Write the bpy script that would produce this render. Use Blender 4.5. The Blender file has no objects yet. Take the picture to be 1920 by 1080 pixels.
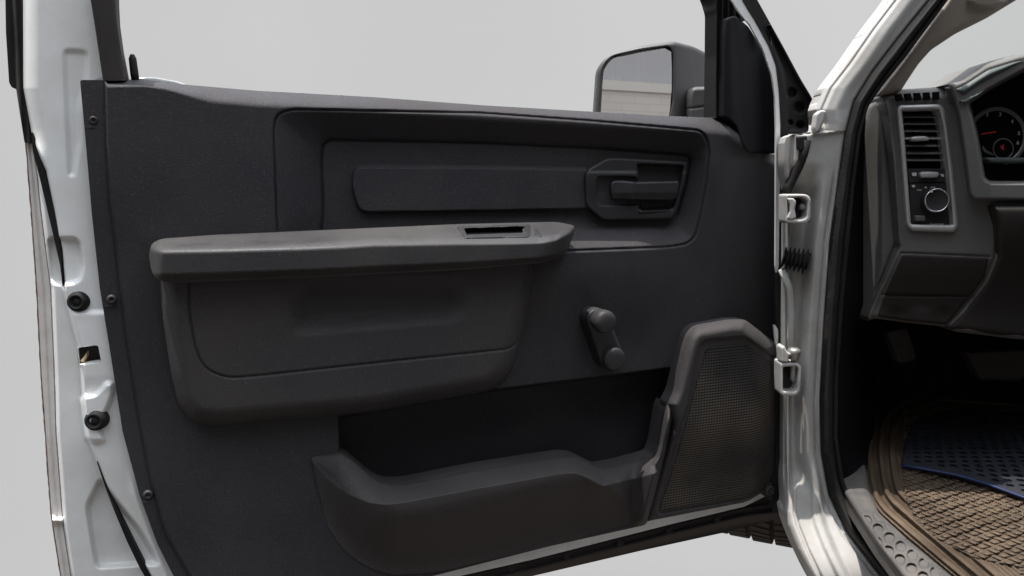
import bpy, math
import numpy as np
from mathutils import Vector, Matrix

sc = bpy.context.scene
COL = sc.collection
# ------------------------------------------------------------------ camera
CAMZ = 1.2
PITCH = math.radians(8.0)
FPX = 1387.0
cd = bpy.data.cameras.new("camera")
cd.sensor_width = 36.0
cd.lens = 36.0 * FPX / 1920.0
cd.clip_start = 0.02
cd.clip_end = 200
cam = bpy.data.objects.new("camera", cd)
COL.objects.link(cam)
cam.location = (0, 0, CAMZ)
cam.rotation_euler = (math.radians(90) - PITCH, 0, 0)
sc.camera = cam

# ------------------------------------------------------------------ world: pale hazy sky, light concrete bounce from below
w = bpy.data.worlds.new("World")
sc.world = w
w.use_nodes = True
nt = w.node_tree
nt.nodes.clear()
out = nt.nodes.new("ShaderNodeOutputWorld")
bg = nt.nodes.new("ShaderNodeBackground")
tc = nt.nodes.new("ShaderNodeTexCoord")
sep = nt.nodes.new("ShaderNodeSeparateXYZ")
rz = nt.nodes.new("ShaderNodeValToRGB")
mr = nt.nodes.new("ShaderNodeMapRange")
mr.inputs['From Min'].default_value = -1
mr.inputs['From Max'].default_value = 1
rz.color_ramp.interpolation = 'EASE'
e = rz.color_ramp.elements
e[0].position = 0.0; e[0].color = (0.26, 0.21, 0.17, 1)
e[1].position = 1.0; e[1].color = (3.5, 3.75, 4.1, 1)
for p, c in ((0.16, (0.30, 0.25, 0.21, 1)), (0.27, (0.55, 0.55, 0.55, 1)), (0.645, (0.56, 0.56, 0.565, 1)), (0.80, (1.55, 1.63, 1.75, 1)), (0.90, (2.7, 2.85, 3.1, 1))):
    k = e.new(p); k.color = c
mx = nt.nodes.new("ShaderNodeMapRange")
mx.inputs['From Min'].default_value = -0.7
mx.inputs['From Max'].default_value = 0.4
mx.inputs['To Min'].default_value = 0.715
mx.inputs['To Max'].default_value = 0.790
nz = nt.nodes.new("ShaderNodeTexNoise"); nz.inputs['Scale'].default_value = 3.0; nz.inputs['Detail'].default_value = 3
nm = nt.nodes.new("ShaderNodeMapRange"); nm.inputs['To Min'].default_value = 0.94; nm.inputs['To Max'].default_value = 1.06
mul = nt.nodes.new("ShaderNodeMath"); mul.operation = 'MULTIPLY'
L = nt.links.new
L(tc.outputs['Generated'], sep.inputs[0]); L(sep.outputs['Z'], mr.inputs['Value']); L(mr.outputs[0], rz.inputs[0])
L(sep.outputs['X'], mx.inputs['Value']); L(tc.outputs['Generated'], nz.inputs['Vector']); L(nz.outputs[0], nm.inputs['Value'])
L(mx.outputs[0], mul.inputs[0]); L(nm.outputs[0], mul.inputs[1])
my = nt.nodes.new("ShaderNodeMapRange"); my.interpolation_type = 'SMOOTHSTEP'      # world dimmed behind the camera, added to deepen shade on the door
my.inputs['From Min'].default_value = -0.75; my.inputs['From Max'].default_value = 0.2
my.inputs['To Min'].default_value = 0.17; my.inputs['To Max'].default_value = 1.0
mul2 = nt.nodes.new("ShaderNodeMath"); mul2.operation = 'MULTIPLY'
mz = nt.nodes.new("ShaderNodeMapRange"); mz.interpolation_type = 'SMOOTHSTEP'
mz.inputs['From Min'].default_value = 0.38; mz.inputs['From Max'].default_value = 0.80
mxx = nt.nodes.new("ShaderNodeMath"); mxx.operation = 'MAXIMUM'
L(sep.outputs['Z'], mz.inputs['Value']); L(mz.outputs[0], mxx.inputs[0]); L(my.outputs[0], mxx.inputs[1])
L(sep.outputs['Y'], my.inputs['Value']); L(mul.outputs[0], mul2.inputs[0]); L(mxx.outputs[0], mul2.inputs[1])
L(rz.outputs[0], bg.inputs['Color']); L(mul2.outputs[0], bg.inputs['Strength']); L(bg.outputs[0], out.inputs[0])

# ------------------------------------------------------------------ sun
SUN = Vector((-0.19, -0.032, 1.0)).normalized()      # towards the sun
sd_ = bpy.data.lights.new("sun", 'SUN')
sd_.energy = 5.0
sd_.angle = math.radians(0.6)
sd_.color = (1.0, 0.95, 0.88)
so = bpy.data.objects.new("sun", sd_)
COL.objects.link(so)
so.rotation_euler = SUN.to_track_quat('Z', 'Y').to_euler()
so.location = (0, 0, 6)

sc.view_settings.view_transform = 'Standard'
sc.view_settings.look = 'None'
sc.view_settings.exposure = 0.5
sc.view_settings.gamma = 1
sc.render.engine = 'CYCLES'
sc.cycles.use_denoising = True
sc.cycles.max_bounces = 8

# ------------------------------------------------------------------ projection helpers: a pixel of the photograph -> a point on a real plane
C0 = np.array((0, 0, CAMZ))
FW = np.array((0, math.cos(PITCH), -math.sin(PITCH)))
UP = np.array((0, math.sin(PITCH), math.cos(PITCH)))


class Surf:
    def __init__(s, p0, n):
        s.p0 = np.array(p0, float); s.n = np.array(n, float); s.n /= np.linalg.norm(s.n)

    def __call__(s, px, py, h=0.0):
        px = np.asarray(px, float); py = np.asarray(py, float)
        a = (px - 960) / FPX; b = -(py - 540) / FPX
        d = np.stack([a, FW[1] + b * UP[1], FW[2] + b * UP[2]], -1)
        num = (s.p0 - C0) @ s.n + h
        t = num / (d @ s.n)
        return C0 + d * t[..., None]


YAW = math.radians(21)
DOOR = Surf((0.45, 1.2, 0), (math.sin(YAW), -math.cos(YAW), 0))
def YP(y): return Surf((0, y, 0), (0, -1, 0))
def ZP(z): return Surf((0, 0, CAMZ + z), (0, 0, 1))
BODY = YP(1.15); DASH = YP(1.20); FLOOR = ZP(-0.50)

def ss(t):
    t = np.clip(t, 0, 1); return t * t * (3 - 2 * t)
def circ(t):
    t = np.clip(t, 0, 1); return np.sqrt(1 - (1 - t) ** 2)
def band(x, c, wd): return np.exp(-((x - c) / wd) ** 2)

def rnd(P, r=8, n=4):
    """round the corners of a traced polygon; a third value on a point is its own radius"""
    out = []; N = len(P)
    for i in range(N):
        p = np.array(P[i][:2], float); a = np.array(P[i - 1][:2], float); b = np.array(P[(i + 1) % N][:2], float)
        rr = P[i][2] if len(P[i]) > 2 else r
        la = np.linalg.norm(a - p); lb = np.linalg.norm(b - p)
        k = min(rr, la * .48, lb * .48)
        if k < .4: out.append(p); continue
        A = p + (a - p) / la * k; B = p + (b - p) / lb * k
        for t in np.linspace(0, 1, n + 1):
            out.append((1 - t) ** 2 * A + 2 * t * (1 - t) * p + t * t * B)
    return np.array(out)

def sdf(P, X, Y, near=False, reach=1e9):
    P = np.asarray(P, float)[:, :2]
    shp = X.shape; x = X.ravel(); y = Y.ravel()
    if reach < 1e8:
        m = (x > P[:, 0].min() - reach) & (x < P[:, 0].max() + reach) & (y > P[:, 1].min() - reach) & (y < P[:, 1].max() + reach)
        res = np.full(x.shape, -1e3)
        if m.any(): res[m] = sdf(P, x[m], y[m])
        return res.reshape(shp)
    best = np.full(x.shape, 1e18); ins = np.zeros(x.shape, bool)
    bx = np.zeros(x.shape); by = np.zeros(x.shape)
    N = len(P)
    for i in range(N):
        ax, ay = P[i - 1]; cx, cy = P[i]
        dx, dy = cx - ax, cy - ay; l2 = dx * dx + dy * dy
        if l2 < 1e-12: continue
        t = np.clip(((x - ax) * dx + (y - ay) * dy) / l2, 0, 1)
        qx = ax + t * dx; qy = ay + t * dy
        d = (x - qx) ** 2 + (y - qy) ** 2
        m = d < best
        best = np.where(m, d, best)
        if near: bx = np.where(m, qx, bx); by = np.where(m, qy, by)
        if dy != 0:
            c = ((ay > y) != (cy > y)) & (x < dx * (y - ay) / dy + ax)
            ins ^= c
    s = np.where(ins, np.sqrt(best), -np.sqrt(best)).reshape(shp)
    if near: return s, bx.reshape(shp), by.reshape(shp)
    return s

def pline(P, X, Y):
    P = np.asarray(P, float); best = np.full(X.shape, 1e18)
    for i in range(1, len(P)):
        ax, ay = P[i - 1]; dx, dy = P[i] - P[i - 1]
        t = np.clip(((X - ax) * dx + (Y - ay) * dy) / (dx * dx + dy * dy), 0, 1)
        best = np.minimum(best, (X - ax - t * dx) ** 2 + (Y - ay - t * dy) ** 2)
    return np.sqrt(best)

def ip(v, *kv):
    a = np.array(kv, float).reshape(-1, 2)
    return np.interp(v, a[:, 0], a[:, 1])

# ------------------------------------------------------------------ object helpers
TR = np.array((1.0, 1.5, 0.0))      # base of the truck

def link(o, parent):
    COL.objects.link(o)
    if parent is not None:
        o.parent = parent
        if parent.type == 'EMPTY': o.location = Vector(-np.array(parent.location))
    return o

def mesh(name, V, Fq, mat, parent, smooth=None, Ft=None):
    V = np.asarray(V, float)
    me = bpy.data.meshes.new(name)
    faces = [tuple(int(i) for i in f) for f in Fq]
    me.from_pydata(V.tolist(), [], faces)
    if smooth is not None: me.polygons.foreach_set('use_smooth', np.asarray(smooth, bool))
    me.materials.append(mat)
    me.validate(); me.update()
    return link(bpy.data.objects.new(name, me), parent)

def tag(o, label=None, cat=None, group=None, kind=None):
    if label: o['label'] = label
    if cat: o['category'] = cat
    if group: o['group'] = group
    if kind: o['kind'] = kind
    return o

def relief_data(S, outline, hf, step=2.0, thick=0.012, holes=(), stepy=None):
    P = np.asarray(outline, float)[:, :2]
    sy = stepy or step
    xs = np.arange(P[:, 0].min() - step, P[:, 0].max() + 2 * step, step)
    ys = np.arange(P[:, 1].min() - sy, P[:, 1].max() + 2 * sy, sy)
    X, Y = np.meshgrid(xs, ys)
    s, nx, ny = sdf(P, X, Y, near=True)
    for hpoly in holes:
        s2, mx_, my_ = sdf(hpoly, X, Y, near=True); s2 = -s2
        m = s2 < s
        s = np.where(m, s2, s); nx = np.where(m, mx_, nx); ny = np.where(m, my_, ny)
    ins = s > 0
    q = ins[:-1, :-1].astype(int) + ins[1:, :-1] + ins[:-1, 1:] + ins[1:, 1:]
    keep = q >= 1
    used = np.zeros(X.shape, bool)
    used[:-1, :-1] |= keep; used[1:, :-1] |= keep; used[:-1, 1:] |= keep; used[1:, 1:] |= keep
    snap = used & (s < 0.15 * min(step, sy))
    X = np.where(snap, nx, X); Y = np.where(snap, ny, Y)
    idx = -np.ones(X.shape, int); idx[used] = np.arange(used.sum())
    x = X[used]; y = Y[used]
    h = hf(x, y) if callable(hf) else np.full(x.shape, float(hf))
    V = S(x, y, h)
    a = idx[:-1, :-1][keep]; b = idx[1:, :-1][keep]; c = idx[1:, 1:][keep]; d = idx[:-1, 1:][keep]
    Q = np.stack([a, b, c, d], -1)
    E = np.concatenate([Q[:, [0, 1]], Q[:, [1, 2]], Q[:, [2, 3]], Q[:, [3, 0]]])
    Es = np.sort(E, 1); key = Es[:, 0] * (len(V) + 1) + Es[:, 1]
    u, inv, cnt = np.unique(key, return_inverse=True, return_counts=True)
    bd = E[cnt[inv.ravel()] == 1]
    n = len(V)
    bv = np.unique(bd); mp = {int(v): i for i, v in enumerate(bv)}
    F1 = V[bv]; F2 = V[bv] - S.n * thick
    VV = np.concatenate([V, F1, F2]); k = len(bv)
    side = [(n + mp[int(p)], n + mp[int(r)], n + k + mp[int(r)], n + k + mp[int(p)]) for r, p in bd] if thick > 0 else []
    sm = [True] * len(Q) + [False] * len(side)
    return VV, Q.tolist() + side, sm

def relief(name, outline, S, hf, mat, parent, step=2.0, thick=0.012, holes=(), more=(), stepy=None):
    VV, FF, sm = relief_data(S, outline, hf, step, thick, holes, stepy)
    VV = [VV]; FF = list(FF); n = len(VV[0])
    for (o2, h2, st2, th2) in more:
        v, f, s_ = relief_data(S, o2, h2, st2, th2)
        FF += [[i + n for i in q] for q in f]; sm += s_; VV.append(v); n += len(v)
    return mesh(name, np.concatenate(VV), FF, mat, parent, sm)

def pad(name, outline, S, h, mat, parent, edge=4, drop=0.004, step=1.5, thick=0.01, holes=(), extra=None):
    O = np.asarray(outline, float)
    def hf(x, y):
        s = sdf(O, x, y)
        for q in holes: s = np.minimum(s, -sdf(q, x, y))
        r = (h(x, y) if callable(h) else h) - drop * (1 - circ(s / edge))
        if extra: r = r + extra(x, y, s)
        return r
    return relief(name, outline, S, hf, mat, parent, step, thick, holes)

def plates(name, polys, S, h, thick, mat, parent):
    V = []; F = []
    for P in polys:
        P = np.asarray(P, float)[:, :2]
        area = 0.5 * np.sum(P[:, 0] * np.roll(P[:, 1], -1) - np.roll(P[:, 0], -1) * P[:, 1])
        if area > 0: P = P[::-1]
        a = S(P[:, 0], P[:, 1], h); b = a - S.n * thick
        n = len(V); k = len(P)
        V += a.tolist() + b.tolist()
        F.append(tuple(range(n, n + k)))
        F.append(tuple(range(n + 2 * k - 1, n + k - 1, -1)))
        for i in range(k):
            j = (i + 1) % k
            F.append((n + j, n + i, n + k + i, n + k + j))
    return mesh(name, V, F, mat, parent)

def ell(cx, cy, rx, ry=None, n=28, rot=0):
    ry = rx if ry is None else ry
    t = np.linspace(0, 2 * math.pi, n, endpoint=False)
    x = rx * np.cos(t); y = ry * np.sin(t); c, s = math.cos(rot), math.sin(rot)
    return np.stack([cx + x * c - y * s, cy + x * s + y * c], -1)

def tube(name, pts, r, mat, parent, n=10, caps=True, flat=1.0, data=False):
    pts = [Vector(p) for p in pts]; V = []; F = []
    rr = r if hasattr(r, '__len__') else [r] * len(pts)
    prev = None
    for i, p in enumerate(pts):
        d = (pts[min(i + 1, len(pts) - 1)] - pts[max(i - 1, 0)]).normalized()
        ref = prev if prev else (Vector((0, 1, 0)) if abs(d.y) < .9 else Vector((1, 0, 0)))
        u = (ref - d * ref.dot(d)).normalized(); prev = u; v = d.cross(u)
        for k in range(n):
            a = 2 * math.pi * k / n
            V.append(tuple(p + u * (rr[i] * math.cos(a) * flat) + v * (rr[i] * math.sin(a))))
    for i in range(len(pts) - 1):
        for k in range(n):
            k2 = (k + 1) % n
            F.append((i * n + k, i * n + k2, (i + 1) * n + k2, (i + 1) * n + k))
    if caps: F.append(tuple(range(n - 1, -1, -1))); F.append(tuple(range((len(pts) - 1) * n, len(pts) * n)))
    if data: return V, F
    return mesh(name, V, F, mat, parent, [len(f) == 4 for f in F])

def lathe(name, c, axis, prof, mat, parent, n=28, cap=True):
    c = Vector(c); ax = Vector(axis).normalized()
    u = ax.orthogonal().normalized(); v = ax.cross(u); V = []; F = []
    for r, z in prof:
        for k in range(n):
            a = 2 * math.pi * k / n
            V.append(tuple(c + ax * z + u * (r * math.cos(a)) + v * (r * math.sin(a))))
    for i in range(len(prof) - 1):
        for k in range(n):
            k2 = (k + 1) % n
            F.append((i * n + k, i * n + k2, (i + 1) * n + k2, (i + 1) * n + k))
    sm = [True] * len(F)
    if cap: F.append(tuple(range((len(prof) - 1) * n, len(prof) * n))); sm.append(False)
    return mesh(name, V, F, mat, parent, sm)

def boxes(name, bs, mat, parent):
    V = []; F = []
    for (x0, x1, y0, y1, z0, z1) in bs:
        n = len(V)
        V += [(x, y, z) for z in (z0, z1) for y in (y0, y1) for x in (x0, x1)]
        F += [tuple(n + i for i in f) for f in ((0, 2, 3, 1), (4, 5, 7, 6), (0, 1, 5, 4), (2, 6, 7, 3), (0, 4, 6, 2), (1, 3, 7, 5))]
    return mesh(name, V, F, mat, parent)

def hull(name, quads, mat, parent):
    V = []; F = []
    for q in quads:
        n = len(V); V += list(q); F.append(tuple(range(n, n + len(q))))
    return mesh(name, V, F, mat, parent)

def at(S, px, py, h=0.0): return S(np.array([px]), np.array([py]), h)[0]
def mpp(S, px, py, h=0.0): return np.linalg.norm(at(S, px, py + 1, h) - at(S, px, py, h))

# ------------------------------------------------------------------ materials
def mat(name, col, rough=.5, metal=0, var=0.0, vscale=6, dirt=None, dirt_amt=.3, dirt_scale=5, bump=0, bscale=800, spec=.5, coat=0, fine=0, fcol=None):
    m = bpy.data.materials.new(name); m.use_nodes = True
    t = m.node_tree; b = t.nodes['Principled BSDF']; N = t.nodes.new; K = t.links.new
    b.inputs['Base Color'].default_value = (*col, 1); b.inputs['Roughness'].default_value = rough
    b.inputs['Metallic'].default_value = metal
    b.inputs['Specular IOR Level'].default_value = spec
    b.inputs['Coat Weight'].default_value = coat; b.inputs['Coat Roughness'].default_value = .12
    tcn = N('ShaderNodeTexCoord'); cur = None
    def mixc(fac, a, bcol):
        x = N('ShaderNodeMix'); x.data_type = 'RGBA'
        K(fac, x.inputs[0])
        if a is None: x.inputs[6].default_value = (*col, 1)
        else: K(a, x.inputs[6])
        x.inputs[7].default_value = (*bcol, 1)
        return x.outputs[2]
    def noise(scale, lo, hi, amt, detail=6):
        n = N('ShaderNodeTexNoise'); n.inputs['Scale'].default_value = scale; n.inputs['Detail'].default_value = detail
        n.inputs['Roughness'].default_value = .62
        K(tcn.outputs['Object'], n.inputs['Vector'])
        r = N('ShaderNodeMapRange'); r.inputs['From Min'].default_value = lo; r.inputs['From Max'].default_value = hi
        r.inputs['To Max'].default_value = amt
        K(n.outputs[0], r.inputs['Value']); return r.outputs[0]
    if var: cur = mixc(noise(vscale, .3, .7, var), cur, tuple(c * .6 for c in col))
    if dirt:
        dn = noise(dirt_scale, .38, .72, dirt_amt, 8); cur = mixc(dn, cur, dirt)
        rr = N('ShaderNodeMapRange'); rr.inputs['From Max'].default_value = max(dirt_amt, .01)
        rr.inputs['To Min'].default_value = rough; rr.inputs['To Max'].default_value = min(1, rough + .25)
        K(dn, rr.inputs['Value']); K(rr.outputs[0], b.inputs['Roughness'])
    if fine: cur = mixc(noise(420, .55, .75, fine, 4), cur, fcol or tuple(min(1, c * 3 + .03) for c in col))
    if cur is not None: K(cur, b.inputs['Base Color'])
    if bump:
        n = N('ShaderNodeTexNoise'); n.inputs['Scale'].default_value = bscale; n.inputs['Detail'].default_value = 3
        K(tcn.outputs['Object'], n.inputs['Vector'])
        bp = N('ShaderNodeBump'); bp.inputs['Strength'].default_value = bump; bp.inputs['Distance'].default_value = .0006
        K(n.outputs[0], bp.inputs['Height']); K(bp.outputs[0], b.inputs['Normal'])
    return m

DUST = (0.075, 0.062, 0.052)
M_panel = mat('door_panel_plastic', (.0305, .029, .0335), .58, var=.35, vscale=4, dirt=DUST, dirt_amt=.26, dirt_scale=7, bump=1.0, bscale=520, spec=0.16, fine=.35)
M_arm = mat('armrest_vinyl', (.033, .0315, .033), .40, dirt=(.085, .078, .074), dirt_amt=.30, dirt_scale=9, bump=.9, bscale=700, spec=0.3, fine=.3)
M_pocket = mat('pocket_plastic', (.0335, .0308, .0330), .62, dirt=(.085, .074, .064), dirt_amt=.32, dirt_scale=5, bump=1.0, bscale=520, spec=0.24, fine=.35)
M_bezel = mat('smooth_black_plastic', (.026, .0255, .028), .42, dirt=DUST, dirt_amt=.12, bump=.25, bscale=900, spec=0.26)
M_sail = mat('dark_sail_plastic', (.011, .011, .013), .6, bump=.8, bscale=520, spec=0.08)  # base colour set darker than the door panel plastic
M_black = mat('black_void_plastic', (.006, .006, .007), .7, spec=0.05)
M_rubber = mat('black_rubber', (.012, .012, .013), .6, dirt=(.07, .06, .05), dirt_amt=.25, dirt_scale=14, bump=.4, bscale=500, spec=0.15)
M_trimd = mat('dusty_dark_trim', (.03, .026, .026), .6, dirt=(.09, .075, .065), dirt_amt=.25, dirt_scale=10, bump=.3, bscale=500, spec=0.2)
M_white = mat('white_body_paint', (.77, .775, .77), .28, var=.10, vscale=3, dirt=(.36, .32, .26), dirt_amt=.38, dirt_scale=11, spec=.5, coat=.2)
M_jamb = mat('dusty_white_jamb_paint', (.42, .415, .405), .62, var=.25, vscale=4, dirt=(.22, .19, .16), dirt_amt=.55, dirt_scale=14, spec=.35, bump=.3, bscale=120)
M_hem = mat('chipped_outer_skin_edge', (.66, .63, .60), .5, var=.1, vscale=20, dirt=(.30, .20, .17), dirt_amt=.3, dirt_scale=30)
M_rust = mat('rusty_hem_edge', (.20, .12, .10), .8, dirt=(.05, .045, .035), dirt_amt=.9, dirt_scale=60, bump=1, bscale=300)
M_steel = mat('white_painted_steel', (.50, .49, .48), .4, dirt=(.16, .13, .11), dirt_amt=.5, dirt_scale=25)
M_bolt = mat('grey_steel_bolt', (.35, .34, .33), .4, metal=.8, dirt=(.1, .08, .06), dirt_amt=.4, dirt_scale=60)
M_brass = mat('brass_latch', (.55, .42, .25), .4, metal=.4)
M_satin = mat('satin_silver_trim', (.46, .45, .45), .42, metal=.3, bump=.15, bscale=900, spec=.5)
M_chrome = mat('chrome_ring', (.75, .75, .76), .14, metal=1)
M_dash = mat('dash_grey_plastic', (.125, .12, .118), .6, dirt=(.12, .105, .09), dirt_amt=.3, dirt_scale=10, bump=.7, bscale=600, spec=.35, fine=.2)
M_dashlow = mat('dash_lower_black_plastic', (.030, .0275, .027), .6, dirt=(.07, .055, .045), dirt_amt=.3, dirt_scale=8, bump=.7, bscale=600, spec=0.15)
M_hood = mat('cluster_hood_plastic', (.075, .092, .09), .55, bump=.5, bscale=600, spec=.4)
M_beige = mat('beige_pillar_trim', (.27, .235, .205), .8, var=.15, vscale=8, bump=.4, bscale=500, spec=.2)
M_white_mark = mat('pale_print', (.55, .55, .55), .5)
M_red = mat('red_gauge_print', (.6, .03, .03), .5)
M_carpet = mat('black_floor_carpet', (.012, .011, .010), .95, dirt=(.05, .04, .032), dirt_amt=.5, dirt_scale=20, bump=1, bscale=500, spec=.1)
M_mat = mat('muddy_rubber_mat', (.060, .042, .029), .46, var=.7, vscale=9, dirt=(.16, .115, .078), dirt_amt=.75, dirt_scale=9, bump=.6, bscale=250, spec=.4)
M_blue = mat('dark_blue_mat', (.003, .005, .014), .7, var=.4, vscale=40, dirt=(.03, .027, .025), dirt_amt=.4, dirt_scale=30, bump=.8, bscale=200)
M_bluee = mat('bright_blue_edging', (.010, .024, .09), .6)
M_sill = mat('grey_sill_plastic', (.07, .066, .064), .60, var=.4, vscale=14, dirt=(.17, .145, .125), dirt_amt=.5, dirt_scale=18, bump=.5, bscale=400)
M_tire = mat('worn_tire_rubber', (.035, .028, .026), .85, dirt=(.12, .085, .07), dirt_amt=.5, dirt_scale=18, bump=.8, bscale=200)
M_mirror = mat('mirror_silver', (.86, .87, .88), .015, metal=1)
M_housing = mat('mirror_housing_plastic', (.042, .040, .041), .5, dirt=(.1, .09, .085), dirt_amt=.2, dirt_scale=10, bump=.4, bscale=500)
M_cream = mat('cream_block', (.46, .43, .39), .9, var=.2, vscale=2)
M_metal = mat('grey_corrugated_sheet', (.32, .31, .31), .8, var=.1, vscale=2)

def glass_mat():
    m = bpy.data.materials.new('clear_windshield_glass'); m.use_nodes = True
    t = m.node_tree; t.nodes.clear()
    o = t.nodes.new('ShaderNodeOutputMaterial'); mx_ = t.nodes.new('ShaderNodeMixShader')
    a = t.nodes.new('ShaderNodeBsdfTransparent'); a.inputs[0].default_value = (.95, .97, .96, 1)
    g = t.nodes.new('ShaderNodeBsdfGlossy'); g.inputs['Roughness'].default_value = .02
    mx_.inputs[0].default_value = .05
    t.links.new(a.outputs[0], mx_.inputs[1]); t.links.new(g.outputs[0], mx_.inputs[2]); t.links.new(mx_.outputs[0], o.inputs[0])
    return m
M_glass = glass_mat()

def grille_mat():
    m = mat('speaker_mesh_plastic', (.05, .045, .042), .6, spec=.15)
    t = m.node_tree; b = t.nodes['Principled BSDF']; N = t.nodes.new; K = t.links.new
    tcn = N('ShaderNodeTexCoord'); mp = N('ShaderNodeMapping'); mp.inputs['Rotation'].default_value = (0, 0, -YAW)
    K(tcn.outputs['Object'], mp.inputs[0]); sp = N('ShaderNodeSeparateXYZ'); K(mp.outputs[0], sp.inputs[0])
    def wave(outp, per, off=None):
        a = N('ShaderNodeMath'); a.operation = 'MULTIPLY'; a.inputs[1].default_value = 2 * math.pi / per; K(outp, a.inputs[0])
        src = a.outputs[0]
        if off is not None:
            q = N('ShaderNodeMath'); q.operation = 'ADD'; K(src, q.inputs[0]); K(off, q.inputs[1]); src = q.outputs[0]
        s = N('ShaderNodeMath'); s.operation = 'SINE'; K(src, s.inputs[0]); return s.outputs[0]
    wz = wave(sp.outputs['Z'], .0044); wx = wave(sp.outputs['X'], .0050)
    mu = N('ShaderNodeMath'); mu.operation = 'MULTIPLY_ADD'; K(wx, mu.inputs[0]); mu.inputs[1].default_value = .55; K(wz, mu.inputs[2])
    r = N('ShaderNodeMapRange'); r.inputs['From Min'].default_value = -.1; r.inputs['From Max'].default_value = .7; K(mu.outputs[0], r.inputs['Value'])
    n = N('ShaderNodeTexNoise'); n.inputs['Scale'].default_value = 9; n.inputs['Detail'].default_value = 8; K(tcn.outputs['Object'], n.inputs['Vector'])
    nr = N('ShaderNodeMapRange'); nr.inputs['From Min'].default_value = .4; nr.inputs['From Max'].default_value = .68; K(n.outputs[0], nr.inputs['Value'])
    d = N('ShaderNodeMix'); d.data_type = 'RGBA'; K(nr.outputs[0], d.inputs[0]); d.inputs[6].default_value = (.04, .038, .038, 1); d.inputs[7].default_value = (.10, .085, .07, 1)
    x = N('ShaderNodeMix'); x.data_type = 'RGBA'; K(r.outputs[0], x.inputs[0]); K(d.outputs[2], x.inputs[6]); x.inputs[7].default_value = (.006, .006, .006, 1)
    K(x.outputs[2], b.inputs['Base Color'])
    bp = N('ShaderNodeBump'); bp.invert = True; bp.inputs['Strength'].default_value = .6; bp.inputs['Distance'].default_value = .001
    K(r.outputs[0], bp.inputs['Height']); K(bp.outputs[0], b.inputs['Normal'])
    return m
M_grille = grille_mat()

def block_mat():
    m = mat('cream_concrete_block', (.5, .46, .41), .9)
    t = m.node_tree; b = t.nodes['Principled BSDF']; N = t.nodes.new; K = t.links.new
    tcn = N('ShaderNodeTexCoord'); sp = N('ShaderNodeSeparateXYZ'); cb = N('ShaderNodeCombineXYZ')
    K(tcn.outputs['Object'], sp.inputs[0]); K(sp.outputs['X'], cb.inputs['X']); K(sp.outputs['Z'], cb.inputs['Y'])
    br = N('ShaderNodeTexBrick'); K(cb.outputs[0], br.inputs['Vector'])
    br.inputs['Color1'].default_value = (.42, .385, .35, 1); br.inputs['Color2'].default_value = (.40, .37, .335, 1)
    br.inputs['Mortar'].default_value = (.30, .28, .25, 1); br.inputs['Scale'].default_value = 1
    br.inputs['Brick Width'].default_value = .6; br.inputs['Row Height'].default_value = .145; br.inputs['Mortar Size'].default_value = .005
    K(br.outputs[0], b.inputs['Base Color'])
    return m
M_block = block_mat()

# ================================================================== TRUCK
truck = bpy.data.objects.new("pickup_truck", None); COL.objects.link(truck)
truck.location = TR
tag(truck, "white pickup truck cab with its driver door swung wide open, seen from the driver side", "pickup truck")

# ------------------------------------------------------------------ cab shell (keeps the footwell dark)
Z = CAMZ
boxes('cab_body', [(.50, .60, -.75, .98, Z - .80, Z - .655), (.47, .56, -.85, -.10, Z - .655, Z + .10), (.54, .62, -.85, -.10, Z + .10, Z + .58),
                   (1.98, 2.06, -.85, 2.1, Z - .70, Z + .02), (.5, 2.06, -.93, -.85, Z - .7, Z + .62),
                   (.56, 2.0, 1.78, 1.84, Z - .72, Z + .02), (.54, .57, 1.34, 1.75, Z - .50, Z - .02),
                   (.47, .55, 1.75, 3.1, Z - .30, Z - .05)], M_white, truck)
boxes('roof', [(.60, 2.06, -.9, .86, Z + .585, Z + .625)], M_white, truck)
boxes('headliner', [(.62, 2.03, -.88, .85, Z + .565, Z + .58)], M_beige, truck)
hull('windshield', [[(.70, 1.70, Z + .03), (1.95, 1.70, Z + .03), (1.85, .87, Z + .60), (.62, .87, Z + .60)]], M_glass, truck)
boxes('cab_lining', [(1.94, 1.98, -.84, 1.7, Z - .63, Z + .04), (.565, 1.93, -.845, -.80, Z - .63, Z + .55), (.565, .60, -.80, -.12, Z - .63, Z + .55)], M_dashlow, truck)
boxes('bench_seat', [(.66, 1.85, -.62, -.02, Z - .42, Z - .22), (.66, 1.85, -.79, -.60, Z - .30, Z + .32)], M_dashlow, truck)
boxes('floor', [(.57, 1.94, -.8, 1.8, Z - .56, Z - .515)], M_carpet, truck)
boxes('firewall_lining', [(.57, 1.94, 1.70, 1.77, Z - .56, Z + .0)], M_carpet, truck)

# ------------------------------------------------------------------ door: white pressed shell
LB = [(-60, 41), (0, 41), (165, 42), (270, 61), (330, 70), (400, 77), (540, 95), (700, 102), (810, 105), (900, 112), (980, 118), (1080, 133), (1160, 160), (1200, 180)]
Lx = [a[1] for a in LB]; Ly = [a[0] for a in LB]
RID = [(-60, 20), (0, 20), (165, 30), (262, 58), (320, 84), (400, 101), (470, 113), (545, 119), (590, 131), (650, 146), (700, 152), (760, 156), (820, 163), (865, 180), (930, 204), (1010, 243), (1080, 280), (1200, 350)]
Rx = [a[1] for a in RID]; Ry = [a[0] for a in RID]
STRIP_L = [(-60, 150), (150, 150), (160, 160), (270, 161), (400, 172), (540, 187), (650, 205), (810, 230), (930, 262), (1020, 295), (1080, 325), (1150, 372)]

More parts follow.
